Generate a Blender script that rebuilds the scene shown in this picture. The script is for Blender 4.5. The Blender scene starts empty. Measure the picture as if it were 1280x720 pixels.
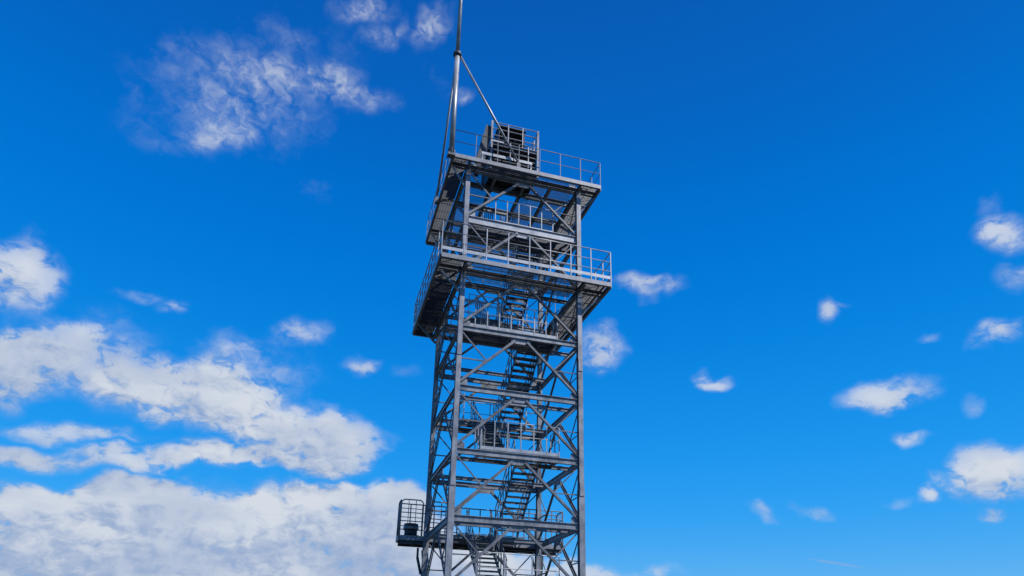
import bpy, bmesh, math, random
from mathutils import Vector, Matrix
random.seed(7)
sc = bpy.context.scene
col = sc.collection
R = math.radians

# ------------------------------------------------------------------ scale
S = 0.76                 # metres per drawing unit (one storey = 3 units)
Z0 = 5.56 + 1.65 / S     # height of the storey-0 girders above the ground, in units
def W(p):                # drawing units (storey 0 = z 0) -> metres above the ground
    return Vector((p[0] * S, p[1] * S, (p[2] + Z0) * S))

# ------------------------------------------------------------------ materials
def new_mat(name):
    m = bpy.data.materials.new(name); m.use_nodes = True
    nt = m.node_tree
    return m, nt, nt.nodes, nt.links, nt.nodes['Principled BSDF']

def steel(name, base, var=0.25, rough=0.5, metal=0.35, rust=0.0, streak=0.5):
    """galvanised steel: spangle mottling, vertical run-off streaks and small rust blooms"""
    m, nt, N, L, b = new_mat(name)
    tc = N.new('ShaderNodeTexCoord')
    geo = N.new('ShaderNodeNewGeometry')
    n1 = N.new('ShaderNodeTexNoise'); n1.inputs['Scale'].default_value = 2.3; n1.inputs['Detail'].default_value = 6
    L.new(geo.outputs['Position'], n1.inputs['Vector'])
    v1 = N.new('ShaderNodeTexVoronoi'); v1.inputs['Scale'].default_value = 26
    L.new(geo.outputs['Position'], v1.inputs['Vector'])
    mp = N.new('ShaderNodeMapping'); mp.inputs['Scale'].default_value = (9, 9, .9)
    L.new(geo.outputs['Position'], mp.inputs['Vector'])
    n2 = N.new('ShaderNodeTexNoise'); n2.inputs['Scale'].default_value = 1.0; n2.inputs['Detail'].default_value = 4
    L.new(mp.outputs[0], n2.inputs['Vector'])
    def mr(src, a, c, lo, hi):
        x = N.new('ShaderNodeMapRange'); x.inputs[1].default_value = a; x.inputs[2].default_value = c
        x.inputs[3].default_value = lo; x.inputs[4].default_value = hi; L.new(src, x.inputs[0]); return x.outputs[0]
    def mul(p, q):
        x = N.new('ShaderNodeMath'); x.operation = 'MULTIPLY'; L.new(p, x.inputs[0]); L.new(q, x.inputs[1]); return x.outputs[0]
    f = mul(mul(mr(n1.outputs[0], .3, .7, 1 - var, 1 + var), mr(v1.outputs['Color'], 0, 1, .9, 1.1)),
            mr(n2.outputs[0], .35, .65, 1 - var * streak, 1 + var * streak))
    vm = N.new('ShaderNodeVectorMath'); vm.operation = 'SCALE'; vm.inputs[0].default_value = base
    L.new(f, vm.inputs['Scale'])
    n3 = N.new('ShaderNodeTexNoise'); n3.inputs['Scale'].default_value = 1.4; n3.inputs['Detail'].default_value = 9; n3.inputs['Roughness'].default_value = .7
    L.new(mp.outputs[0], n3.inputs['Vector'])
    mx = N.new('ShaderNodeMix'); mx.data_type = 'RGBA'
    L.new(mr(n3.outputs[0], .56, .72, 0, rust), mx.inputs['Factor'])
    L.new(vm.outputs[0], mx.inputs['A']); mx.inputs['B'].default_value = (.10, .055, .032, 1)
    L.new(mx.outputs['Result'], b.inputs['Base Color'])
    b.inputs['Metallic'].default_value = metal
    L.new(mr(n1.outputs[0], .3, .7, rough - .1, rough + .12), b.inputs['Roughness'])
    bp = N.new('ShaderNodeBump'); bp.inputs['Strength'].default_value = .12; bp.inputs['Distance'].default_value = .01
    L.new(n1.outputs[0], bp.inputs['Height']); L.new(bp.outputs[0], b.inputs['Normal'])
    return m

M_LEG = steel('galvanised_leg_steel', (.20, .218, .255), .32, .5, .3, .2)
M_BEAM = steel('galvanised_girder_steel', (.19, .206, .235), .32, .5, .3, .2)
M_BRACE = steel('galvanised_brace_steel', (.125, .137, .16), .3, .5, .3, .2)
M_FASC = steel('galvanised_edge_channel', (.205, .22, .25), .18, .5, .3, .25)
M_RAIL = steel('galvanised_rail_tube', (.30, .32, .355), .15, .45, .3, .1)
M_KICK = steel('bright_galvanised_sheet', (.34, .365, .41), .12, .45, .25, .05)
M_GRATE = steel('floor_grating_steel', (.088, .098, .118), .15, .55, .3, .1)
M_STAIR = steel('stair_steel', (.15, .165, .19), .2, .55, .3, .15)
M_CLAD = steel('dark_grey_sheet_cladding', (.05, .054, .063), .15, .55, .1, .05)
M_DARK = steel('dark_equipment_enamel', (.035, .037, .042), .2, .5, .1, 0)
M_MAST = steel('galvanised_mast_tube', (.30, .31, .325), .14, .42, .35, .12)

def concrete():
    m, nt, N, L, b = new_mat('cast_concrete')
    g = N.new('ShaderNodeNewGeometry'); n = N.new('ShaderNodeTexNoise'); n.inputs['Scale'].default_value = 3; n.inputs['Detail'].default_value = 9
    L.new(g.outputs['Position'], n.inputs['Vector'])
    r = N.new('ShaderNodeValToRGB'); r.color_ramp.elements[0].position = .3; r.color_ramp.elements[0].color = (.2, .19, .18, 1)
    r.color_ramp.elements[1].position = .7; r.color_ramp.elements[1].color = (.36, .35, .33, 1)
    L.new(n.outputs[0], r.inputs[0]); L.new(r.outputs[0], b.inputs['Base Color']); b.inputs['Roughness'].default_value = .9
    return m
M_CONC = concrete()

def meadow():
    m, nt, N, L, b = new_mat('dry_meadow_grass')
    g = N.new('ShaderNodeNewGeometry')
    n = N.new('ShaderNodeTexNoise'); n.inputs['Scale'].default_value = .35; n.inputs['Detail'].default_value = 12; n.inputs['Roughness'].default_value = .65
    L.new(g.outputs['Position'], n.inputs['Vector'])
    r = N.new('ShaderNodeValToRGB'); r.color_ramp.elements[0].position = .35; r.color_ramp.elements[0].color = (.018, .024, .012, 1)
    r.color_ramp.elements[1].position = .7; r.color_ramp.elements[1].color = (.045, .045, .028, 1)
    L.new(n.outputs[0], r.inputs[0]); L.new(r.outputs[0], b.inputs['Base Color']); b.inputs['Roughness'].default_value = .95
    return m

# ------------------------------------------------------------------ mesh helpers
def bar(bm, p0, p1, prof, up=(0, 0, 1)):
    """sweep a closed 2-D profile (list of (u,v), v along `up`) from p0 to p1, in drawing units"""
    a, b = W(p0), W(p1)
    d = (b - a).normalized(); u = Vector(up)
    if abs(d.dot(u)) > .99: u = Vector((0, 1, 0))
    side = d.cross(u).normalized(); u = side.cross(d).normalized()
    r0 = [bm.verts.new(a + (side * x + u * y) * S) for x, y in prof]
    r1 = [bm.verts.new(b + (side * x + u * y) * S) for x, y in prof]
    n = len(prof)
    for i in range(n):
        j = (i + 1) % n
        bm.faces.new((r0[i], r0[j], r1[j], r1[i]))
    bm.faces.new(list(reversed(r0))); bm.faces.new(r1)

def P_box(w, h): return [(-w/2, -h/2), (w/2, -h/2), (w/2, h/2), (-w/2, h/2)]
def P_I(w, h, tf, tw):
    return [(-w/2, -h/2), (w/2, -h/2), (w/2, -h/2+tf), (tw/2, -h/2+tf), (tw/2, h/2-tf), (w/2, h/2-tf), (w/2, h/2),
            (-w/2, h/2), (-w/2, h/2-tf), (-tw/2, h/2-tf), (-tw/2, -h/2+tf), (-w/2, -h/2+tf)]
def P_L(w, h, t): return [(-w/2, -h/2), (w/2, -h/2), (w/2, -h/2+t), (-w/2+t, -h/2+t), (-w/2+t, h/2), (-w/2, h/2)]
def P_U(w, h, t): return [(-w/2, -h/2), (w/2, -h/2), (w/2, -h/2+t), (-w/2+t, -h/2+t), (-w/2+t, h/2-t), (w/2, h/2-t), (w/2, h/2), (-w/2, h/2)]
def P_O(r, n=10): return [(r*math.cos(2*math.pi*i/n), r*math.sin(2*math.pi*i/n)) for i in range(n)]

def box(bm, x0, x1, y0, y1, z0, z1):
    bar(bm, (x0, (y0+y1)/2, (z0+z1)/2), (x1, (y0+y1)/2, (z0+z1)/2), P_box(abs(y1-y0), abs(z1-z0)))

def tube_path(bm, pts, r, n=8):
    """round tube through points with mitred corners (units)"""
    P = [W(p) for p in pts]; rings = []
    for i, p in enumerate(P):
        d0 = (P[i] - P[i-1]).normalized() if i else None
        d1 = (P[i+1] - P[i]).normalized() if i < len(P)-1 else None
        t = (d0 + d1).normalized() if d0 is not None and d1 is not None else (d0 if d1 is None else d1)
        u = Vector((0, 0, 1)) if abs(t.z) < .95 else Vector((0.3, 1, 0)).normalized()
        s = t.cross(u).normalized(); u = s.cross(t).normalized()
        rings.append([bm.verts.new(p + (s*math.cos(2*math.pi*k/n) + u*math.sin(2*math.pi*k/n)) * r * S) for k in range(n)])
    for a, b in zip(rings, rings[1:]):
        for k in range(n):
            bm.faces.new((a[k], a[(k+1) % n], b[(k+1) % n], b[k]))
    bm.faces.new(list(reversed(rings[0]))); bm.faces.new(rings[-1])

def make(name, bm, mat, parent=None, smooth=False):
    """link a bmesh as ONE object whose origin sits at the middle of its own geometry"""
    bmesh.ops.recalc_face_normals(bm, faces=bm.faces)
    lo = Vector((1e9,)*3); hi = Vector((-1e9,)*3)
    for v in bm.verts:
        for k in range(3):
            lo[k] = min(lo[k], v.co[k]); hi[k] = max(hi[k], v.co[k])
    c = (lo + hi) / 2
    bmesh.ops.translate(bm, verts=bm.verts, vec=-c)
    me = bpy.data.meshes.new(name); bm.to_mesh(me); bm.free()
    me.materials.append(mat)
    if smooth:
        for p in me.polygons: p.use_smooth = len(p.vertices) == 4
    o = bpy.data.objects.new(name, me); col.objects.link(o)
    wp = ORIGIN.get(parent.name, Vector((0, 0, 0))) if parent else Vector((0, 0, 0))
    o.location = c - wp
    if parent: o.parent = parent
    ORIGIN[o.name] = c
    return o
ORIGIN = {}
def thing(name, label, cat, p):
    o = bpy.data.objects.new(name, None); col.objects.link(o); o.location = p; o.empty_display_size = .3
    o['label'] = label; o['category'] = cat; ORIGIN[o.name] = Vector(p); return o
def B(): return bmesh.new()

# ------------------------------------------------------------------ setting
bm = B(); g = 6000
vs = [bm.verts.new((x, y, 0)) for x, y in ((-g, -g), (g, -g), (g, g), (-g, g))]; bm.faces.new(vs)
me = bpy.data.meshes.new('ground'); bm.to_mesh(me); bm.free(); me.materials.append(meadow())
gr = bpy.data.objects.new('ground', me); col.objects.link(gr); gr['kind'] = 'structure'

# ------------------------------------------------------------------ the tower
HX, HY = 3.0, 3.08
tower = thing('observation_tower', 'tall grey galvanised steel lattice observation tower with two overhanging platforms and zigzag stairs', 'tower', (0, 0, 0))
GZ = -Z0
CORN = [(-HX, -HY), (HX, -HY), (HX, HY), (-HX, HY)]
LV = list(range(-2, 7))

for (x, y) in CORN:
    bm = B()
    bar(bm, (x, y, GZ + .45), (x, y, 1.72), P_I(.27, .28, .035, .03), up=(0, 1, 0))
    bar(bm, (x, y, 1.72), (x, y, 17.95), P_I(.225, .25, .03, .025), up=(0, 1, 0))
    for zs in (1.72, 7.9, 13.2):                                  # bolted splice plates
        for s in (-1, 1):
            w = .14 if zs < 2 else .125
            box(bm, x - .105, x + .105, y + s*(w + .003), y + s*(w + .028), zs - .32, zs + .32)
    box(bm, x - .32, x + .32, y - .32, y + .32, GZ + .40, GZ + .45)
    make('leg', bm, M_LEG, tower)
    bm = B(); box(bm, x - .7, x + .7, y - .7, y + .7, GZ - .6, GZ + .40); make('footing', bm, M_CONC, tower)

FACES = [((0, -1), CORN[0], CORN[1]), ((1, 0), CORN[1], CORN[2]), ((0, 1), CORN[2], CORN[3]), ((-1, 0), CORN[3], CORN[0])]
def lerp(a, b, t): return tuple(a[i] + (b[i] - a[i]) * t for i in range(len(a)))
for lv in LV:
    z = 3.0 * lv
    for nrm, a, b in FACES:
        L_ = math.dist(a, b)
        t0 = .15 / L_
        p, q = lerp(a, b, t0), lerp(a, b, 1 - t0)
        bm = B()
        h = .28 if lv % 2 == 0 else .26
        if lv == 5 and nrm[1] == -1: h = .40
        bar(bm, (*p, z), (*q, z), P_I(.13, h, .022, .018))
        tang = ((b[0]-a[0])/L_, (b[1]-a[1])/L_)
        # gusset plates: one under the middle, one at each leg (bolted on the inner side of the face)
        def plate(mid, w, zz0, zz1):
            off = .03
            x_, y_ = mid[0] - nrm[0]*off, mid[1] - nrm[1]*off
            if nrm[0] == 0: box(bm, x_ - w, x_ + w, y_ - .012, y_ + .012, zz0, zz1)
            else: box(bm, x_ - .012, x_ + .012, y_ - w, y_ + w, zz0, zz1)
        if lv > -2:
            plate(lerp(a, b, .5), .48, z - h/2 - .26, z - h/2 + .03)
        for t in (.30/L_, 1 - .30/L_):
            plate(lerp(a, b, t), .17, z + h/2 - .03, z + h/2 + .3)
        make('girder', bm, M_BEAM if (lv != 5 or nrm[1] != -1) else M_RAIL, tower)

# chevron braces (an inverted V in every bay of every face) with their thin secondary struts
for lv in range(-2, 6):
    z0, z1 = 3.0 * lv, 3.0 * (lv + 1)
    for nrm, a, b in FACES:
        m_ = lerp(a, b, .5); L_ = math.dist(a, b)
        for c, sgn in ((a, -1), (b, 1)):
            apex = lerp(a, b, .5 + sgn * .30 / L_)
            foot = lerp(a, b, .5 + sgn * (L_/2 - .10) / L_)
            pa = (apex[0], apex[1], z1 - .26); pf = (foot[0], foot[1], z0 + .30)
            bm = B()
            # a rolled channel: web faces the outside of the tower
            outv = Vector((nrm[0], nrm[1], 0))
            for q in (-1, 1):                                     # two flats back to back with a gap = double angle
                off = q * .034
                bar(bm, (pa[0]+nrm[0]*off, pa[1]+nrm[1]*off, pa[2]), (pf[0]+nrm[0]*off, pf[1]+nrm[1]*off, pf[2]),
                    P_L(.055, .12, .018) if q > 0 else [(-x, y) for x, y in reversed(P_L(.055, .12, .018))])
            br = make('brace', bm, M_BRACE, tower)
            mid = lerp(pa, pf, .52)
            bm = B()
            leg_in = lerp(a, b, .5 + sgn * (L_/2 - .14) / L_)
            bar(bm, mid, (leg_in[0], leg_in[1], mid[2]), P_L(.055, .055, .014))
            bar(bm, mid, (leg_in[0], leg_in[1], z1 - .22), P_L(.055, .055, .014))
            make('strut', bm, M_BRACE, br)

# inner floor girders that carry landings and stair strings
STX = [(-1.24, -.10), (.26, 1.40)]        # left flight, right flight (x ranges)
YF, YB = -1.72, 1.72                      # stair ends
for lv in range(-1, 6):
    for y in (YF - .1, YB + .1):
        bm = B(); bar(bm, (-HX + .1, y, 3*lv + .01), (HX - .1, y, 3*lv + .01), P_I(.11, .19, .02, .016)); make('girder', bm, M_BEAM, tower)

# ------------------------------------------------------------------ gratings, landings, platforms
def grating(parent, x0, x1, y0, y1, ztop, along='y', pitch=.045, depth=.042, t=.007, name='grating'):
    """a real open floor grating: thin upright bearing bars, cross rods and a border bar"""
    bm = B()
    zb = ztop - depth
    if along == 'y':
        n = max(2, int((x1 - x0) / pitch))
        for i in range(n + 1):
            x = x0 + (x1 - x0) * i / n
            box(bm, x - t/2, x + t/2, y0, y1, zb, ztop)
        m = max(1, int((y1 - y0) / .13))
        for i in range(m + 1):
            y = y0 + (y1 - y0) * i / m
            tt = .008
            box(bm, x0 - .002, x1 + .002, y - tt/2, y + tt/2, ztop - .012, ztop + .001)
    else:
        n = max(2, int((y1 - y0) / pitch))
        for i in range(n + 1):
            y = y0 + (y1 - y0) * i / n
            box(bm, x0, x1, y - t/2, y + t/2, zb, ztop)
        m = max(1, int((x1 - x0) / .13))
        for i in range(m + 1):
            x = x0 + (x1 - x0) * i / m
            tt = .008
            box(bm, x - tt/2, x + tt/2, y0 - .002, y1 + .002, ztop - .012, ztop + .001)
    return make(name, bm, M_GRATE, parent)

def panels(parent, x0, x1, y0, y1, ztop, along, nx, ny, skip=None):
    gap = .012
    for i in range(nx):
        for j in range(ny):
            if skip and skip(i, j): continue
            grating(parent, x0 + (x1-x0)*i/nx + gap, x0 + (x1-x0)*(i+1)/nx - gap, y0 + (y1-y0)*j/ny + gap, y0 + (y1-y0)*(j+1)/ny - gap, ztop, along)

def railing(pts, zf, heights, spacing, r=.027, kick=None, closed=False, pw=.046, mat=None, kmat=None, weld=False):
    """one railing: part = the rails (and toe board); every post is a child"""
    mat = mat or M_RAIL
    pts = list(pts) + ([pts[0]] if closed else [])
    bm = B()
    for h in heights:
        for p, q in zip(pts, pts[1:]):
            tube_path(bm, [(p[0], p[1], zf + h), (q[0], q[1], zf + h)], r if h == max(heights) else r * .8)
    if weld:
        for p, q in zip(pts, pts[1:]):
            L_ = math.dist(p, q); n = max(1, round(L_ / spacing))
            for i in range(n + 1):
                x, y = p[0] + (q[0]-p[0])*i/n, p[1] + (q[1]-p[1])*i/n
                box(bm, x - pw/2, x + pw/2, y - pw*.4, y + pw*.4, zf - .12, zf + max(heights) - .01)
    o = make('railing', bm, mat, tower, not weld)
    if kick:
        bm = B()
        for p, q in zip(pts, pts[1:]):
            bar(bm, (p[0], p[1], zf + kick[0]), (q[0], q[1], zf + kick[0]), P_box(.014, kick[1]))
        make('toe_board', bm, kmat or M_KICK, o)
    if not weld:
        done = set()
        for p, q in zip(pts, pts[1:]):
            L_ = math.dist(p, q); n = max(1, round(L_ / spacing))
            for i in range(n + 1):
                x, y = p[0] + (q[0]-p[0])*i/n, p[1] + (q[1]-p[1])*i/n
                k = (round(x, 2), round(y, 2))
                if k in done: continue
                done.add(k)
                bm = B(); box(bm, x - pw/2, x + pw/2, y - pw*.4, y + pw*.4, zf - .12, zf + max(heights) - .01)
                make('post', bm, mat, o)
    return o

def fascia(parent, p, q, z, h, w=.13, mat=None, name='edge_beam'):
    bm = B(); bar(bm, (p[0], p[1], z), (q[0], q[1], z), [(-x, y) for x, y in reversed(P_U(w, h, .025))]); return make(name, bm, mat or M_FASC, parent)

def platform(x0, x1, y0, y1, zt, xi0, xi1, yi0, yi1, solid_centre):
    """a storey-wide deck that overhangs the frame on all sides; zt = walking level"""
    bm = B()      # the part itself: grid of joists
    zj = zt - .20
    for y in (yi0, yi1):
        bar(bm, (x0 + .07, y, zj), (x1 - .07, y, zj), P_I(.15, .28, .025, .02))
    for y in (-1.82, 0, 1.82):
        if solid_centre: bar(bm, (xi0 + .09, y, zj), (xi1 - .09, y, zj), P_I(.15, .28, .025, .02))
        for xa, xb in ((x0 + .07, xi0 - .09), (xi1 + .09, x1 - .07)):
            bar(bm, (xa, y, zt - .075), (xb, y, zt - .075), P_box(.05, .06))
    o = make('platform', bm, M_BEAM, tower)
    for x in (xi0, xi1):
        bm = B(); bar(bm, (x, y0 + .07, zj - .01), (x, y1 - .07, zj - .01), P_I(.16, .27, .025, .02)); make('joist', bm, M_BEAM, o)
    zf = zt - .12
    fascia(o, (x0, y0), (x1, y0), zf, .22)
    fascia(o, (x1, y0 + .07), (x1, y1 - .07), zf, .22)
    fascia(o, (x1, y1), (x0, y1), zf, .22)
    fascia(o, (x0, y1 - .07), (x0, y0 + .07), zf, .22)
    e = .08
    zg = zt
    panels(o, x0 + e, xi0 - .09, y0 + e, y1 - e, zg, 'x', 1, 5)     # left gallery
    panels(o, xi1 + .09, x1 - e, y0 + e, y1 - e, zg, 'x', 1, 5)     # right gallery
    panels(o, xi0 + .09, xi1 - .09, y0 + e, yi0 - .09, zg, 'y', 5, 1)    # front gallery
    panels(o, xi0 + .09, xi1 - .09, yi1 + .09, y1 - e, zg, 'y', 5, 1)    # rear gallery
    return o

# ---- lower viewing platform (storey 4)
LX0, LX1, LY0, LY1, LZ = -4.24, 4.40, -3.97, 4.75, 12.27
low = platform(LX0, LX1, LY0, LY1, LZ, -HX, HX, -HY - .0, HY, False)
panels(low, -HX + .12, HX - .12, -HY + .1, YF - .2, LZ, 'y', 4, 1)
panels(low, -1.7, 1.75, YB + .2, HY - .1, LZ, 'x', 2, 1)
railing([(LX0, LY1), (LX0, LY0), (LX1, LY0), (LX1, LY1)], LZ, (1.78, 1.20, .66), 1.02, kick=(.30, .17))
railing([(LX1 - .06, LY1), (LX0 + .06, LY1)], LZ, (1.78, 1.20, .66), 1.02, kick=(.30, .17), weld=True)
for x in (-HX + .2, HX - .2):
    railing([(x, YF + .1), (x, HY - .2)], LZ, (1.42, .78), 1.55, r=.022, mat=M_STAIR, pw=.036, weld=True)
railing([(-2.7, YF - .3), (.15, YF - .3)], LZ, (1.42, .78), .98, r=.022, pw=.036, weld=True)
# ---- upper viewing platform (storey 6)
UX0, UX1, UY0, UY1, UZ = -3.90, 4.08, -3.66, 4.44, 18.28
upp = platform(UX0, UX1, UY0, UY1, UZ, -HX, HX, -HY, HY, True)
bm = B()
for x in (-1.5, 0.12, 1.5):
    bar(bm, (x, -HY + .1, UZ - .22), (x, HY - .1, UZ - .22), P_I(.13, .24, .025, .02))
make('joist', bm, M_BEAM, upp)
panels(upp, -HX + .12, -1.55, -HY + .1, HY - .1, UZ, 'y', 1, 4)
panels(upp, 1.57, HX - .12, -HY + .1, HY - .1, UZ, 'y', 1, 4)
panels(upp, .2, 1.42, -HY + .1, HY - .1, UZ, 'y', 1, 4)
panels(upp, -1.42, .05, -HY + .1, YF - .1, UZ, 'y', 1, 1)
panels(upp, -1.42, .05, YB + .1, HY - .1, UZ, 'y', 1, 1)
railing([(UX0, UY1), (UX0, UY0), (UX1, UY0), (UX1, UY1)], UZ, (1.46, .76), 1.14, r=.021, mat=M_STAIR, pw=.032)  # darker steel here and on the rear run stands in for the rails' shadow side
railing([(UX1 - .05, UY1), (UX0 + .05, UY1)], UZ, (1.46, .76), 1.14, r=.021, mat=M_STAIR, pw=.032, weld=True)

# knee braces below both overhangs
for zt, xs0, xs1 in ((LZ, LX0, LX1), (UZ, UX0, UX1)):
    for (x, y) in CORN:
        s = 1 if x > 0 else -1
        xe = (xs1 if s > 0 else xs0) - s * .12
        bm = B(); bar(bm, (x + s*.14, y, zt - 1.35), (xe, y, zt - .34), P_L(.11, .11, .025)); make('knee_brace', bm, M_BRACE, tower)

# ---- landings
def landing(x0, x1, y0, y1, z, along, rails, kick=True, nx=2):
    zt = z + .22
    bm = B()
    for x in (x0, (x0+x1)/2, x1):
        bar(bm, (x, y0, z + .09), (x, y1, z + .09), P_U(.07, .16, .02))
    o = make('landing', bm, M_BEAM, tower)
    panels(o, x0, x1, y0, y1, zt, along, nx, 1)
    return o, zt
for lv in (-1, 1, 3, 5):
    z = 3.0 * lv
    x0, x1 = {1: (-1.75, 2.0), 3: (-2.85, 1.9), 5: (-2.85, 2.85), -1: (-1.75, 2.0)}[lv]
    o, zt = landing(x0, x1, -HY + .1, YF, z, 'x', None)
    hs = (1.42, .78)
    if lv > 0:
        railing([(x0, YF), (x0, -HY + .16), (x1, -HY + .16), (x1, YF)] if lv != 5 else [(-1.45, -HY + .16), (1.65, -HY + .16)], zt, hs, .62, r=.023, kick=(.1, .15), kmat=M_RAIL if lv != 5 else M_KICK)
        if lv == 5:
            railing([(-2.8, YF + .02), (.1, YF + .02)], zt, hs, .97, r=.022, pw=.036, weld=True)
            railing([(-1.6, YB + .2), (1.8, YB + .2)], LZ + .02, hs, .85, r=.022, pw=.036, weld=True)
        if lv == 3: railing([(x1, YF), (1.45, YF)], zt, hs, 1.0, r=.022)
    else:
        railing([(x0, -HY + .16), (x1, -HY + .16)], zt, hs, 1.2, r=.022, kick=(.1, .13), weld=True)
for lv in (2,):
    z = 3.0 * lv
    o, zt = landing(-1.65, 1.8, YB, HY - .1, z, 'x', None)
    railing([(-1.65, YB), (-1.65, HY - .16), (1.8, HY - .16), (1.8, YB)], zt, (1.42, .78), .9, r=.023, weld=True, kick=(.1, .15), kmat=M_RAIL)
railing([(-1.7, HY - .2), (1.75, HY - .2)], LZ, (1.42, .78), 1.2, r=.022)

# ---- stairs: flights zigzag between front landings (odd storeys) and rear landings (even storeys)
def flight(lv, x0, x1, yb, yt, detail=True):
    zb, zt = 3.0*lv + .22, 3.0*(lv+1) + .22
    if lv + 1 == 4: zt = LZ
    if lv == 4: zb = LZ
    if lv + 1 == 6: zt = UZ
    bm = B()
    for x in (x0, x1):
        bar(bm, (x, yb, zb - .05), (x, yt, zt - .05), P_box(.03, .24))
    n = 13
    if not detail:
        for i in range(1, n):
            t = i / n; y = yb + (yt-yb)*t; z = zb + (zt-zb)*t
            box(bm, x0 + .02, x1 - .02, y - .15, y + .15, z - .05, z)
    o = make('stair_flight', bm, M_STAIR, tower)
    if not detail: return o
    for i in range(1, n):
        t = i / n; y = yb + (yt-yb)*t; z = zb + (zt-zb)*t
        bm = B()
        s = 1 if yt > yb else -1
        box(bm, x0 + .02, x1 - .02, y - .145, y - .135, z - .06, z)        # a grating tread: nosing and carrier bars
        box(bm, x0 + .02, x1 - .02, y + .135, y + .145, z - .06, z)
        k = 6
        for q in range(1, k):
            yy = y - .14 + .28 * q / k
            box(bm, x0 + .02, x1 - .02, yy - .004, yy + .004, z - .05, z)
        for xx in (x0 + .022, (x0+x1)/2, x1 - .03):
            box(bm, xx, xx + .008, y - .135, y + .135, z - .052, z - .002)
        make('tread', bm, M_STAIR, o)
    for x in (x0 - .04, x1 + .04):
        bm = B()
        for h, r in ((1.30, .024), (.72, .018)):
            tube_path(bm, [(x, yb, zb + h), (x, yt, zt + h)], r)
        for q in range(8):
            t = (q + .25) / 7.6; y = yb + (yt-yb)*t; z = zb + (zt-zb)*t
            box(bm, x - .022, x + .022, y - .022, y + .022, z - .1, z + 1.3)
        make('handrail', bm, M_STAIR, o)
    return o
for lv in range(-2, 6):
    up_to_front = lv % 2 == 0            # even storey (rear) -> odd storey (front): the right-hand flights
    x0, x1 = STX[1] if up_to_front else STX[0]
    flight(lv, x0, x1, YB if up_to_front else YF, YF if up_to_front else YB, detail=lv >= -1)

# ---- rear balcony with its caged end at storey 0
BX0, BX1, BY0, BY1, BZ = -4.35, 4.45, HY + .12, 4.25, .16
bm = B()
for y in (BY0 + .08, BY1 - .1):
    bar(bm, (BX0 + .06, y, BZ - .30), (BX1 - .06, y, BZ - .30), P_I(.16, .26, .03, .02))
for x in (-4.2, -3, -1.5, 0, 1.5, 3, 4.3):
    bar(bm, (x, BY0 + .15, BZ - .2), (x, BY1 - .18, BZ - .2), P_box(.08, .12))
bal = make('balcony', bm, M_CLAD, tower)
fascia(bal, (BX0, BY0), (BX1, BY0), BZ - .13, .24, .1)
fascia(bal, (BX1, BY0 + .05), (BX1, BY1 - .05), BZ - .13, .24, .1)
fascia(bal, (BX1, BY1), (BX0, BY1), BZ - .13, .24, .1)
fascia(bal, (BX0, BY1 - .05), (BX0, BY0 + .05), BZ - .13, .24, .1)
panels(bal, BX0 + .06, BX1 - .06, BY0 + .06, BY1 - .06, BZ, 'x', 6, 1)
panels(bal, -1.65, 1.8, YB + .05, BY0 - .06, BZ + .004, 'x', 2, 1)
hs = (1.82, 1.37, .92, .47)
# rear run
railing([(BX0, BY1), (BX1, BY1)], BZ, hs, .62, r=.032, pw=.055, mat=M_STAIR, weld=True)
# caged end: rounded top corners, close set uprights
def cage_panel(p, q, n):
    bm = B(); L_ = math.dist(p, q); ux, uy = (q[0]-p[0])/L_, (q[1]-p[1])/L_
    H = 1.84; rr = .22; path = [(p[0], p[1], BZ - .1), (p[0], p[1], BZ + H - rr)]
    for k in range(1, 6):
        a = math.pi/2*k/5; d = rr*(1 - math.cos(a)); path.append((p[0]+ux*d, p[1]+uy*d, BZ + H - rr + rr*math.sin(a)))
    for k in range(5, 0, -1):
        a = math.pi/2*k/5; d = L_ - rr*(1 - math.cos(a)); path.append((p[0]+ux*d, p[1]+uy*d, BZ + H - rr + rr*math.sin(a)))
    path += [(q[0], q[1], BZ + H - rr), (q[0], q[1], BZ - .1)]
    tube_path(bm, path, .032)
    for h in (1.37, .92, .47):
        tube_path(bm, [(p[0], p[1], BZ + h), (q[0], q[1], BZ + h)], .02)
    for i in range(1, n):
        x, y = p[0]+(q[0]-p[0])*i/n, p[1]+(q[1]-p[1])*i/n
        tube_path(bm, [(x, y, BZ - .1), (x, y, BZ + H - .01)], .017)
    make('cage_panel', bm, M_STAIR, tower, True)
cage_panel((BX0, BY0), (-3.22, BY0), 3)
cage_panel((BX0, BY0 + .05), (BX0, BY1 - .05), 4)
cage_panel((BX1, BY0 + .05), (BX1, BY1 - .05), 4)
railing([(-2.85, BY0), (-1.7, BY0)], BZ, hs, .6, r=.031, mat=M_STAIR)
railing([(1.85, BY0), (BX1, BY0)], BZ, hs[:3], .62, r=.029, mat=M_STAIR)
for x in (-3.0, 3.0):
    s = 1 if x > 0 else -1
    bm = B(); bar(bm, (x + s*.17, HY, -1.75), (x + s*.34, HY + .3, -.9), P_box(.1, .1)); bar(bm, (x + s*.34, HY + .3, -.93), (x + s*.34, HY + .3, -.42), P_box(.1, .1)); make('knee_brace', bm, M_CLAD, tower)
    bm = B(); bar(bm, (x, HY + .17, -1.6), (x, BY1 - .2, -.44), P_L(.11, .11, .025)); make('knee_brace', bm, M_CLAD, tower)

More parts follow.
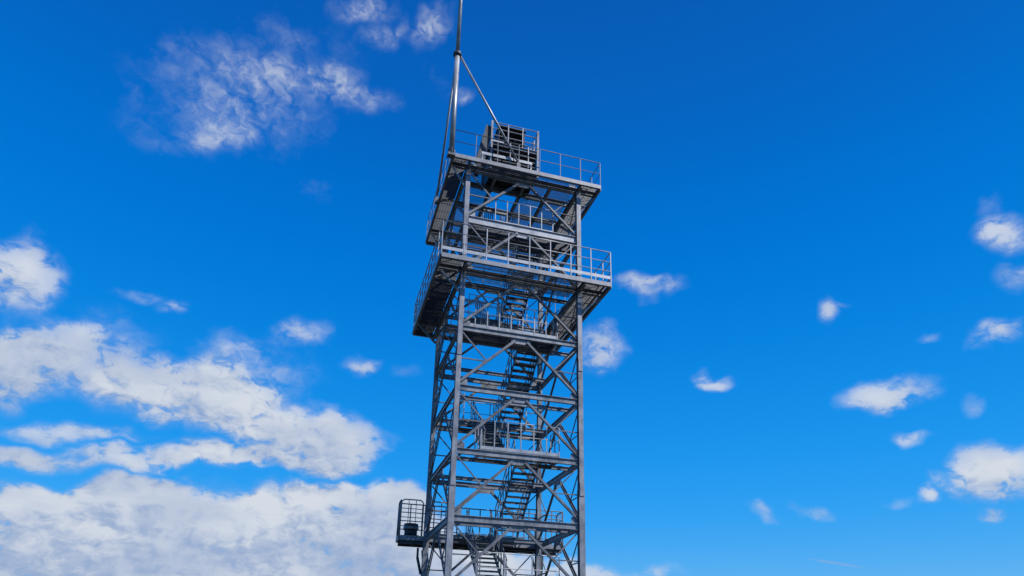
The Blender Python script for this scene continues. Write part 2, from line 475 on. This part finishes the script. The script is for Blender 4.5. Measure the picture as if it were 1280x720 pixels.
# ------------------------------------------------------------------ roof house on the upper platform
hut = thing('roof_house', 'dark boxy steel stair house with white railings on top of the upper platform', 'stair house', W((-.6, -2.1, UZ)))
bm = B()
bx0, bx1, by0, by1 = -1.85, .70, -3.15, -1.3
zd = UZ + 1.72
for x in (bx0, bx1):
    for y in (by0, by1): box(bm, x - .05, x + .05, y - .05, y + .05, UZ, zd + 1.32)
for y in (by0, by1):
    bar(bm, (bx0, y, zd - .1), (bx1, y, zd - .1), P_U(.08, .2, .02))
for x in (bx0, bx1):
    bar(bm, (x, by0, zd - .1), (x, by1, zd - .1), P_U(.08, .2, .02))
make('frame', bm, M_BEAM, hut)
bm = B()
box(bm, bx0 + .09, bx1 - .09, by0 + .75, by0 + .77, UZ + .02, zd - .22)
box(bm, bx0 + .05, bx1 - .05, by1 - .08, by1 - .06, UZ + .02, zd - .22)
box(bm, bx0 + .06, bx0 + .08, by0 + .09, by1 - .09, UZ + .02, zd - .22)
box(bm, bx1 - .08, bx1 - .06, by0 + .09, by1 - .09, UZ + .02, zd - .22)
for i in range(4):
    z = UZ + .34 + i*.3
    box(bm, bx0 + .12, bx1 - .12, by0 + .03, by0 + .055, z, z + .05)
make('cladding', bm, M_CLAD, hut)
bm = B(); box(bm, bx0 + .05, bx1 - .05, by0 + .05, by1 - .05, zd - .04, zd); make('floor', bm, M_GRATE, hut)
bm = B(); box(bm, bx0 + .02, -1.2, by0 - .075, by0 - .06, zd - .02, zd + .16); make('toe_board', bm, M_KICK, hut)
bm = B(); box(bm, -2.42, .3, -3.47, -3.455, UZ + .52, UZ + .68); box(bm, -2.40, -2.34, -3.45, -3.39, UZ, UZ + .66); box(bm, .22, .28, -3.45, -3.39, UZ, UZ + .66); make('toe_board', bm, M_KICK, hut)
bm = B()
for h in (1.30, .88, .45):
    for p, q in (((bx0, by0), (bx1, by0)), ((bx1, by0), (bx1, by1)), ((bx1, by1), (bx0, by1))):
        tube_path(bm, [(*p, zd + h), (*q, zd + h)], .026)
for x in (-.95, -.15): box(bm, x - .025, x + .025, by0 - .025, by0 + .025, zd, zd + 1.30)
for y in (-2.5, -1.9): box(bm, bx1 - .025, bx1 + .025, y - .025, y + .025, zd, zd + 1.30)
make('railing', bm, M_RAIL, hut)
# ladder stair that leans up to it from the left
bm = B()
for y in (-3.05, -2.3):
    bar(bm, (-2.42, y, UZ + .3), (-1.93, y, zd + 1.05), P_box(.03, .42))
for i in range(11):
    t = (i + .5)/11; x = -2.42 + .49*t; z = UZ + .3 + (zd + .75 - UZ)*t
    box(bm, x - .16, x + .16, -3.03, -2.32, z - .03, z)
for y in (-3.05, -2.3): box(bm, -2.55, -2.3, y - .03, y + .03, UZ + .003, UZ + .33)
make('ladder_stair', bm, M_CLAD, hut)
cab = thing('equipment_cabinet', 'dark open fronted equipment shelter inside the railing of the roof house', 'cabinet', W((-.68, -2.4, zd)))
bm = B()
box(bm, -1.38, -1.35, -2.85, -2.0, zd + .02, zd + 1.36); box(bm, .02, .05, -2.85, -2.0, zd + .02, zd + 1.36); box(bm, -1.347, .017, -2.03, -2.0, zd + .02, zd + 1.36)
make('body', bm, M_DARK, cab)
bm = B(); box(bm, -1.25, -.72, -2.4, -2.06, zd + .15, zd + 1.0); make('switch_box', bm, M_CLAD, cab)
bm = B(); box(bm, -.6, -.1, -2.5, -2.06, zd + .1, zd + .62); make('switch_box', bm, M_STAIR, cab)
bm = B(); cyl0 = [(-.35, -2.35, zd + .62), (-.35, -2.35, zd + 1.1), (-.1, -2.2, zd + 1.25)]; tube_path(bm, cyl0, .05); make('cable_duct', bm, M_STAIR, cab, True)
bm = B(); box(bm, -1.44, .11, -2.92, -1.93, zd + 1.365, zd + 1.41); make('lid', bm, M_CLAD, cab)
# bright railing section in front of the roof house, part of the tower
railing([(-1.88, -3.42), (.10, -3.42)], UZ + .42, (1.22, .62), .95, r=.024)

# ------------------------------------------------------------------ mast
MX, MY = -4.02, -3.72
mast = thing('antenna_mast', 'slim grey tubular mast with collar and two slanting stays above the upper platform', 'mast', W((MX, MY, UZ)))
def cyl(bm, x, y, z0, z1, r, n=20): bar(bm, (x, y, z0), (x, y, z1), P_O(r, n), up=(0, 1, 0))
bm = B(); cyl(bm, MX, MY, 18.1, 24.55, .135); cyl(bm, MX, MY, 24.65, 33.5, .105); make('pole', bm, M_MAST, mast, True)
bm = B(); cyl(bm, MX, MY, 24.5, 24.57, .22); cyl(bm, MX, MY, 24.58, 24.65, .22)
for k in range(8):
    a = math.pi/4*k; cyl(bm, MX + .175*math.cos(a), MY + .175*math.sin(a), 24.46, 24.69, .022, 6)
make('collar', bm, M_BRACE, mast, True)
bm = B(); box(bm, MX - .18, MX + .18, MY - .16, MY + .16, 18.0, 18.14); box(bm, MX - .015, MX + .015, MY - .19, MY + .19, 18.14, 18.45); box(bm, MX - .19, MX + .19, MY - .015, MY + .015, 18.14, 18.45)
make('base_plate', bm, M_BRACE, mast)
for foot in ((-.50, -3.62, 18.62), (-4.02, .3, 18.5)):
    bm = B()
    d = Vector(foot) - Vector((MX, MY, 24.8)); d.normalize()
    st = Vector((MX, MY, 24.8)) + d * .22
    tube_path(bm, [tuple(st), foot], .06, 12)
    s_ = make('stay', bm, M_MAST, mast, True)
    bm = B(); x, y, z = foot
    box(bm, x - .1, x + .1, y - .1, y + .1, 18.05, z - .1)
    box(bm, x - .05, x + .05, y - .05, y + .05, z - .1, z + .12)
    make('foot_bracket', bm, M_BRACE, s_)

# ------------------------------------------------------------------ device standing in the caged end of the balcony
wn = thing('winch', 'squat dark drum shaped winch standing in the caged end of the rear balcony', 'winch', W((-3.72, BY0 + .5, BZ)))
bm = B(); cyl(bm, -3.72, BY0 + .5, BZ + .06, BZ + .36, .33, 24); make('drum', bm, M_DARK, wn, True)
bm = B(); cyl(bm, -3.72, BY0 + .5, BZ + .363, BZ + .50, .40, 24); make('band', bm, M_RAIL, wn, True)
bm = B(); cyl(bm, -3.72, BY0 + .5, BZ + .503, BZ + .66, .37, 24); make('lid', bm, M_DARK, wn, True)
bm = B(); box(bm, -4.1, -3.34, BY0 + .15, BY0 + .85, BZ + .003, BZ + .057); make('base', bm, M_DARK, wn)

# ------------------------------------------------------------------ camera
YAW, PITCH, ROLL = .297, .328, .017
F_PX, CX, CY = 857.2, 655.2, 528.7
cam = bpy.data.cameras.new('camera'); co = bpy.data.objects.new('camera', cam); col.objects.link(co)
fw = Vector((math.sin(YAW)*math.cos(PITCH), math.cos(YAW)*math.cos(PITCH), math.sin(PITCH)))
rt = Vector((math.cos(YAW), -math.sin(YAW), 0)); up = rt.cross(fw)
r_ = rt*math.cos(ROLL) + up*math.sin(ROLL); u_ = -rt*math.sin(ROLL) + up*math.cos(ROLL)
mw = Matrix((( r_.x, u_.x, -fw.x, 0), (r_.y, u_.y, -fw.y, 0), (r_.z, u_.z, -fw.z, 0), (0, 0, 0, 1)))
co.matrix_world = Matrix.Translation(W((-8.554, -31.753, -5.558))) @ mw
cam.sensor_width = 36; cam.lens = F_PX * 36 / 1280
cam.shift_x = -(CX - 640) / 1280; cam.shift_y = (CY - 360) / 1280
cam.clip_end = 20000; cam.clip_start = .05
sc.camera = co

# ------------------------------------------------------------------ light
SUN_AZ, SUN_EL = 130.0, 48.0        # compass degrees clockwise from +Y
sl = bpy.data.lights.new('sun', 'SUN'); sl.energy = 5.0; sl.angle = R(.53); sl.color = (1, .96, .91)
so = bpy.data.objects.new('sun', sl); col.objects.link(so)
sd = Vector((math.sin(R(SUN_AZ))*math.cos(R(SUN_EL)), math.cos(R(SUN_AZ))*math.cos(R(SUN_EL)), math.sin(R(SUN_EL))))
so.rotation_euler = (-sd).to_track_quat('-Z', 'Y').to_euler()
so.location = (0, -20, 60)

# ------------------------------------------------------------------ sky with clouds (all in directions of the compass)
wd = bpy.data.worlds.new('World'); sc.world = wd; wd.use_nodes = True
nt = wd.node_tree; N = nt.nodes; L = nt.links
bg = N['Background']; STR = .1; bg.inputs['Strength'].default_value = STR
sky = N.new('ShaderNodeTexSky'); sky.sky_type = 'NISHITA'; sky.sun_disc = False
sky.sun_elevation = R(SUN_EL); sky.sun_rotation = R(SUN_AZ); sky.ozone_density = 4; sky.air_density = 1; sky.dust_density = 1

def math_(op, a, b=None, c=None, tree=None, clamp=False):
    t = tree or nt
    n = t.nodes.new('ShaderNodeMath'); n.operation = op; n.use_clamp = clamp
    for i, v in enumerate((a, b, c)):
        if v is None: continue
        if isinstance(v, (int, float)): n.inputs[i].default_value = v
        else: t.links.new(v, n.inputs[i])
    return n.outputs[0]
def vmath(op, a, b=None, tree=None, scale=None, out=0):
    t = tree or nt
    n = t.nodes.new('ShaderNodeVectorMath'); n.operation = op
    for i, v in enumerate((a, b)):
        if v is None: continue
        if isinstance(v, (tuple, list)): n.inputs[i].default_value = v
        else: t.links.new(v, n.inputs[i])
    if scale is not None:
        if isinstance(scale, (int, float)): n.inputs['Scale'].default_value = scale
        else: t.links.new(scale, n.inputs['Scale'])
    return n.outputs[out]
def smooth(v, a, b, lo=0., hi=1., tree=None):
    t = tree or nt
    n = t.nodes.new('ShaderNodeMapRange'); n.interpolation_type = 'SMOOTHSTEP'
    n.inputs[1].default_value = a; n.inputs[2].default_value = b; n.inputs[3].default_value = lo; n.inputs[4].default_value = hi
    t.links.new(v, n.inputs[0]); return n.outputs[0]

# deep polarised-looking blue: a tone curve per channel over the Nishita radiance
sep = N.new('ShaderNodeSeparateColor'); L.new(sky.outputs[0], sep.inputs[0])
CURVE = ((1.18, 2.77), (.74, .836), (1.17, .48))
ch = []
for i, (k, p) in enumerate(CURVE):
    v = math_('MULTIPLY', sep.outputs[i], STR)
    v = math_('POWER', v, p)
    v = math_('MULTIPLY', v, k / STR)
    ch.append(math_('MINIMUM', v, 1.6 / STR))
cmb = N.new('ShaderNodeCombineColor')
for i in range(3): L.new(ch[i], cmb.inputs[i])

# direction -> (azimuth, elevation)
tc = N.new('ShaderNodeTexCoord'); D = tc.outputs['Generated']
sx = N.new('ShaderNodeSeparateXYZ'); L.new(D, sx.inputs[0])
az = math_('ARCTAN2', sx.outputs[0], sx.outputs[1]); el = math_('ARCSINE', sx.outputs[2])
ca = N.new('ShaderNodeCombineXYZ'); L.new(az, ca.inputs[0]); L.new(el, ca.inputs[1])
AE = ca.outputs[0]

# deep clear-air blue with height, blended over the toned Nishita radiance
def lin(c): return tuple((v/255/12.92 if v <= 10 else ((v/255 + .055)/1.055)**2.4) for v in c)
ramp = N.new('ShaderNodeValToRGB'); ramp.color_ramp.interpolation = 'B_SPLINE'
STOPS = ((0, (140, 200, 240)), (6, (92, 178, 242)), (11, (44, 163, 246)), (18, (22, 147, 236)), (26.6, (2, 127, 221)), (35.5, (0, 112, 207)), (42, (6, 99, 190)), (50, (9, 90, 178)), (90, (6, 70, 150)))
cr = ramp.color_ramp
while len(cr.elements) < len(STOPS): cr.elements.new(.5)
for e, (d_, c_) in zip(cr.elements, STOPS):
    e.position = d_/90
for e, (d_, c_) in zip(cr.elements, STOPS):
    e.color = (*lin(c_), 1)
L.new(math_('MULTIPLY', el, 180/math.pi/90), ramp.inputs[0])
skym = N.new('ShaderNodeMix'); skym.data_type = 'RGBA'; skym.inputs['Factor'].default_value = .85
L.new(cmb.outputs[0], skym.inputs['A']); L.new(vmath('SCALE', ramp.outputs[0], scale=1/STR), skym.inputs['B'])

# cloud list, (x, y, half width, half height, tilt, weight) read off in picture pixels and turned ONCE into compass directions
CL = [
 (130,668,185,58,0,1), (330,660,150,50,0,1), (470,672,100,50,0,1), (60,640,90,38,0,.9), (250,715,330,45,0,1), (560,705,130,40,0,.95), (170,622,75,30,0,1), (405,622,55,26,0,1),
 (485,635,52,36,0,1), (700,722,110,16,0,.7), (795,718,60,12,0,.6),
 (30,572,55,18,0,.85), (160,575,110,18,3,.75), (290,572,130,20,0,.95), (390,578,80,16,0,.9), (395,548,85,42,8,1), (440,557,45,22,10,.8), (90,540,110,15,4,.6),
 (40,455,110,48,-8,1), (92,425,40,28,0,1), (190,480,110,40,10,1), (285,492,85,36,14,1), (345,530,110,38,10,.95), (305,450,50,26,0,.55), (150,455,55,30,0,.8), (270,520,160,28,8,.8),
 (22,350,58,42,0,1), (172,368,24,9,-8,.5), (212,378,24,11,10,.55), (378,416,36,17,-5,.62), (455,458,27,14,0,.8), (505,466,20,9,0,.35), (350,432,30,12,0,.35), (75,420,110,40,0,.35), (310,470,90,40,0,.4),
 (330,92,115,42,8,.42), (420,112,76,26,12,.46), (250,88,60,30,0,.35), (268,168,78,28,0,.47), (300,130,130,65,0,.40), (365,60,90,40,0,.25), (455,8,40,24,0,.56), (478,45,38,20,-20,.52), (538,32,34,22,-30,.62), (580,113,18,10,0,.5), (545,98,30,16,0,.2), (385,232,30,12,0,.18),
 (750,435,34,23,0,.78), (812,355,48,13,-2,.75), (890,475,24,9,0,.8),
 (1255,290,40,24,-10,.85), (1243,258,18,12,0,.3), (1264,346,22,14,-20,.55), (1250,417,40,15,-12,.8), (1033,393,17,17,0,.8), (1040,378,22,5,0,.35), (1156,423,16,7,-25,.45), (1112,494,54,20,-14,.95), (1133,548,24,8,-3,.7), (1213,502,16,9,-25,.4),
 (1245,590,58,34,0,1.15), (1165,627,20,12,0,.85), (1232,641,22,11,0,.85), (1192,612,34,16,0,.6), (1125,630,18,7,0,.4), (1205,560,10,6,0,.2),
 (952,637,26,7,24,.62), (1025,641,38,7,18,.55),
]
def pix_dir(px, py):
    d = fw*F_PX + r_*(px - CX) - u_*(py - CY); d.normalize()
    return Vector((math.atan2(d.x, d.y), math.asin(d.z)))
field = bpy.data.node_groups.new('cloud_field', 'ShaderNodeTree')
field.interface.new_socket('P', in_out='INPUT', socket_type='NodeSocketVector')
field.interface.new_socket('D', in_out='OUTPUT', socket_type='NodeSocketFloat')
gi = field.nodes.new('NodeGroupInput'); go = field.nodes.new('NodeGroupOutput')
acc = None; PB = gi.outputs[0]
for idx, (x, y, rx, ry, tilt, w) in enumerate(CL):
    if idx and idx % 8 == 0:             # evaluate in batches so the shader never holds all puffs at once
        PB = vmath('ADD', gi.outputs[0], vmath('SCALE', (1, 1, 1), tree=field, scale=math_('MULTIPLY', acc, 1e-9, tree=field)), tree=field)
    t = R(tilt); c = pix_dir(x, y)
    if max(rx, ry) < 63 and not (x < 520 and y > 500):       # small fair-weather scraps: wider, thinner, more ragged
        rx, ry, w = rx*1.08, ry*1.16, w*.76
    elif y > 600 and x < 600: w *= 1.35                       # the thick bank near the horizon
    e1 = pix_dir(x + rx*math.cos(t), y + rx*math.sin(t)) - c
    e2 = pix_dir(x - ry*math.sin(t), y + ry*math.cos(t)) - c
    # inverse of the 2x2 matrix (e1 e2) as an angle and two radii
    a = math.atan2(e1.y, e1.x); l1 = e1.length; l2 = abs(e2.x*-math.sin(a) + e2.y*math.cos(a))
    mp = field.nodes.new('ShaderNodeMapping'); mp.vector_type = 'TEXTURE'
    mp.inputs['Location'].default_value = (c.x, c.y, 0); mp.inputs['Rotation'].default_value = (0, 0, a); mp.inputs['Scale'].default_value = (l1*1.2, l2*1.2, 1)
    field.links.new(PB, mp.inputs['Vector'])
    dd = vmath('DOT_PRODUCT', mp.outputs[0], mp.outputs[0], tree=field, out='Value')
    f = math_('MULTIPLY_ADD', dd, -w, w, tree=field)
    acc = f if acc is None else math_('SMOOTH_MAX', acc, f, .12, tree=field)
field.links.new(acc, go.inputs[0])
def field_at(P):
    n = N.new('ShaderNodeGroup'); n.node_tree = field; L.new(P, n.inputs[0]); return n.outputs[0]

# billowing: everything below lives in the (azimuth, elevation) chart, which is nearly isometric at these heights
def noise(vec, scale, detail, rough=.55, dist=0., out=0, dim='2D'):
    n = N.new('ShaderNodeTexNoise'); n.noise_dimensions = dim; n.inputs['Scale'].default_value = scale; n.inputs['Detail'].default_value = detail
    n.inputs['Roughness'].default_value = rough; n.inputs['Distortion'].default_value = dist
    L.new(vec, n.inputs['Vector']); return n.outputs[out]
def warp(vec, scale, amount, detail=2):
    w_ = vmath('SUBTRACT', noise(vec, scale, detail, .5, out=1), (.5, .5, .5))
    return vmath('ADD', vec, vmath('SCALE', w_, scale=amount))
AEW = warp(AE, 13, .05)                       # large wander of the cloud outlines
AEN = warp(vmath('MULTIPLY', AE, (.80, 1.25, 1)), 45, .022)   # fine coordinates, slightly flattened
def detail_at(vec):
    fb = noise(vec, 20, 9, .60)
    v = N.new('ShaderNodeTexVoronoi'); v.voronoi_dimensions = '2D'; v.feature = 'F1'; v.normalize = True
    v.inputs['Scale'].default_value = 24; v.inputs['Detail'].default_value = 3; v.inputs['Roughness'].default_value = .55; v.inputs['Lacunarity'].default_value = 2.1
    L.new(vec, v.inputs['Vector'])
    bump = math_('SUBTRACT', .36, v.outputs['Distance'])      # round heads with creases between them
    f2 = noise(vec, 62, 6, .6)
    return math_('ADD', math_('MULTIPLY', math_('SUBTRACT', fb, .5), 1.7), math_('MULTIPLY', math_('SUBTRACT', f2, .5), fine)), bump
F0 = field_at(AEW)
F1 = field_at(vmath('ADD', AEW, (.020, .034, 0)))            # a step towards the sun: up and to the right
fine = math_('MULTIPLY', smooth(F0, .2, .5, .35, 1.75), smooth(F0, .7, 1.0, 1.0, .62))
fbA, buA = detail_at(AEN)
fbB, buB = detail_at(vmath('ADD', AEN, (.0075, .0115, 0)))
body = math_('MAXIMUM', F0, 0)
solid = smooth(F0, .2, .95)
def mixn(fb, bu):
    return math_('ADD', math_('MULTIPLY', fb, math_('MULTIPLY_ADD', body, .35, .5)), math_('MULTIPLY', bu, math_('MULTIPLY_ADD', solid, 1.35, .2)))
nA, nB = mixn(fbA, buA), mixn(fbB, buB)
d0 = math_('ADD', F0, nA)
slope = math_('ADD', math_('MULTIPLY', math_('SUBTRACT', F0, F1), .75), math_('MULTIPLY', math_('SUBTRACT', nA, nB), .8))
lit = smooth(slope, -.60, .55)
thick = N.new('ShaderNodeMapRange'); thick.inputs[1].default_value = -.2; thick.inputs[2].default_value = .8
L.new(F0, thick.inputs[0])
soft = math_('SUBTRACT', 1.15, math_('MULTIPLY', lit, math_('MULTIPLY_ADD', solid, .55, .2)))                  # crisp sunlit heads, soft dissolving bases
alpha = math_('DIVIDE', math_('ADD', d0, .0), soft, clamp=True)
alpha = math_('MULTIPLY', smooth(alpha, 0, 1), thick.outputs[0])
alpha = math_('MULTIPLY', alpha, smooth(el, .0, .03))
lit = math_('MULTIPLY', lit, smooth(d0, -.1, .9, .82, 1.0))
lit = math_('MULTIPLY', lit, smooth(noise(vmath('MULTIPLY', AE, (.5, 1.4, 1)), 9, 4, .55), .33, .6, .55, 1.0))   # broad bands of cloud shade
lit = math_('MULTIPLY', lit, smooth(el, .04, .20, .70, 1.0))
mixc = N.new('ShaderNodeMix'); mixc.data_type = 'RGBA'
L.new(lit, mixc.inputs['Factor']); mixc.inputs['A'].default_value = (.30/STR, .41/STR, .63/STR, 1); mixc.inputs['B'].default_value = (.66/STR, .71/STR, .79/STR, 1)
# plain scattered cumulus for the rest of the sky, behind the photographer
bk = smooth(math_('ADD', noise(vmath('MULTIPLY', D, (1, 1, 1.7)), 3.0, 9, .6, dim='3D'), smooth(math_('ABSOLUTE', math_('SUBTRACT', az, YAW)), 1.0, 1.5, -.5, 0.0)), .52, .64)
bk = math_('MULTIPLY', bk, smooth(el, .0, .05))
# a short straight vapour trail low on the right
tcn = pix_dir(1045, 704); te = pix_dir(1089, 711) - tcn
tm = N.new('ShaderNodeMapping'); tm.vector_type = 'TEXTURE'; tm.inputs['Location'].default_value = (tcn.x, tcn.y, 0)
tm.inputs['Rotation'].default_value = (0, 0, math.atan2(te.y, te.x)); tm.inputs['Scale'].default_value = (te.length, .0022, 1)
L.new(AE, tm.inputs['Vector'])
trail = smooth(vmath('DOT_PRODUCT', tm.outputs[0], tm.outputs[0], out='Value'), 1.0, .0, 0, .42)
alpha2 = math_('MAXIMUM', math_('MAXIMUM', alpha, trail), bk)
fin = N.new('ShaderNodeMix'); fin.data_type = 'RGBA'
L.new(alpha2, fin.inputs['Factor']); L.new(skym.outputs['Result'], fin.inputs['A']); L.new(mixc.outputs['Result'], fin.inputs['B'])
L.new(fin.outputs['Result'], bg.inputs['Color'])

# ------------------------------------------------------------------ render settings
sc.render.engine = 'CYCLES'
sc.view_settings.view_transform = 'Standard'
sc.view_settings.look = 'None'
sc.view_settings.exposure = 0; sc.view_settings.gamma = 1
sc.cycles.max_bounces = 6
wd.cycles.sampling_method = 'MANUAL'; wd.cycles.sample_map_resolution = 256
sc.render.film_transparent = False
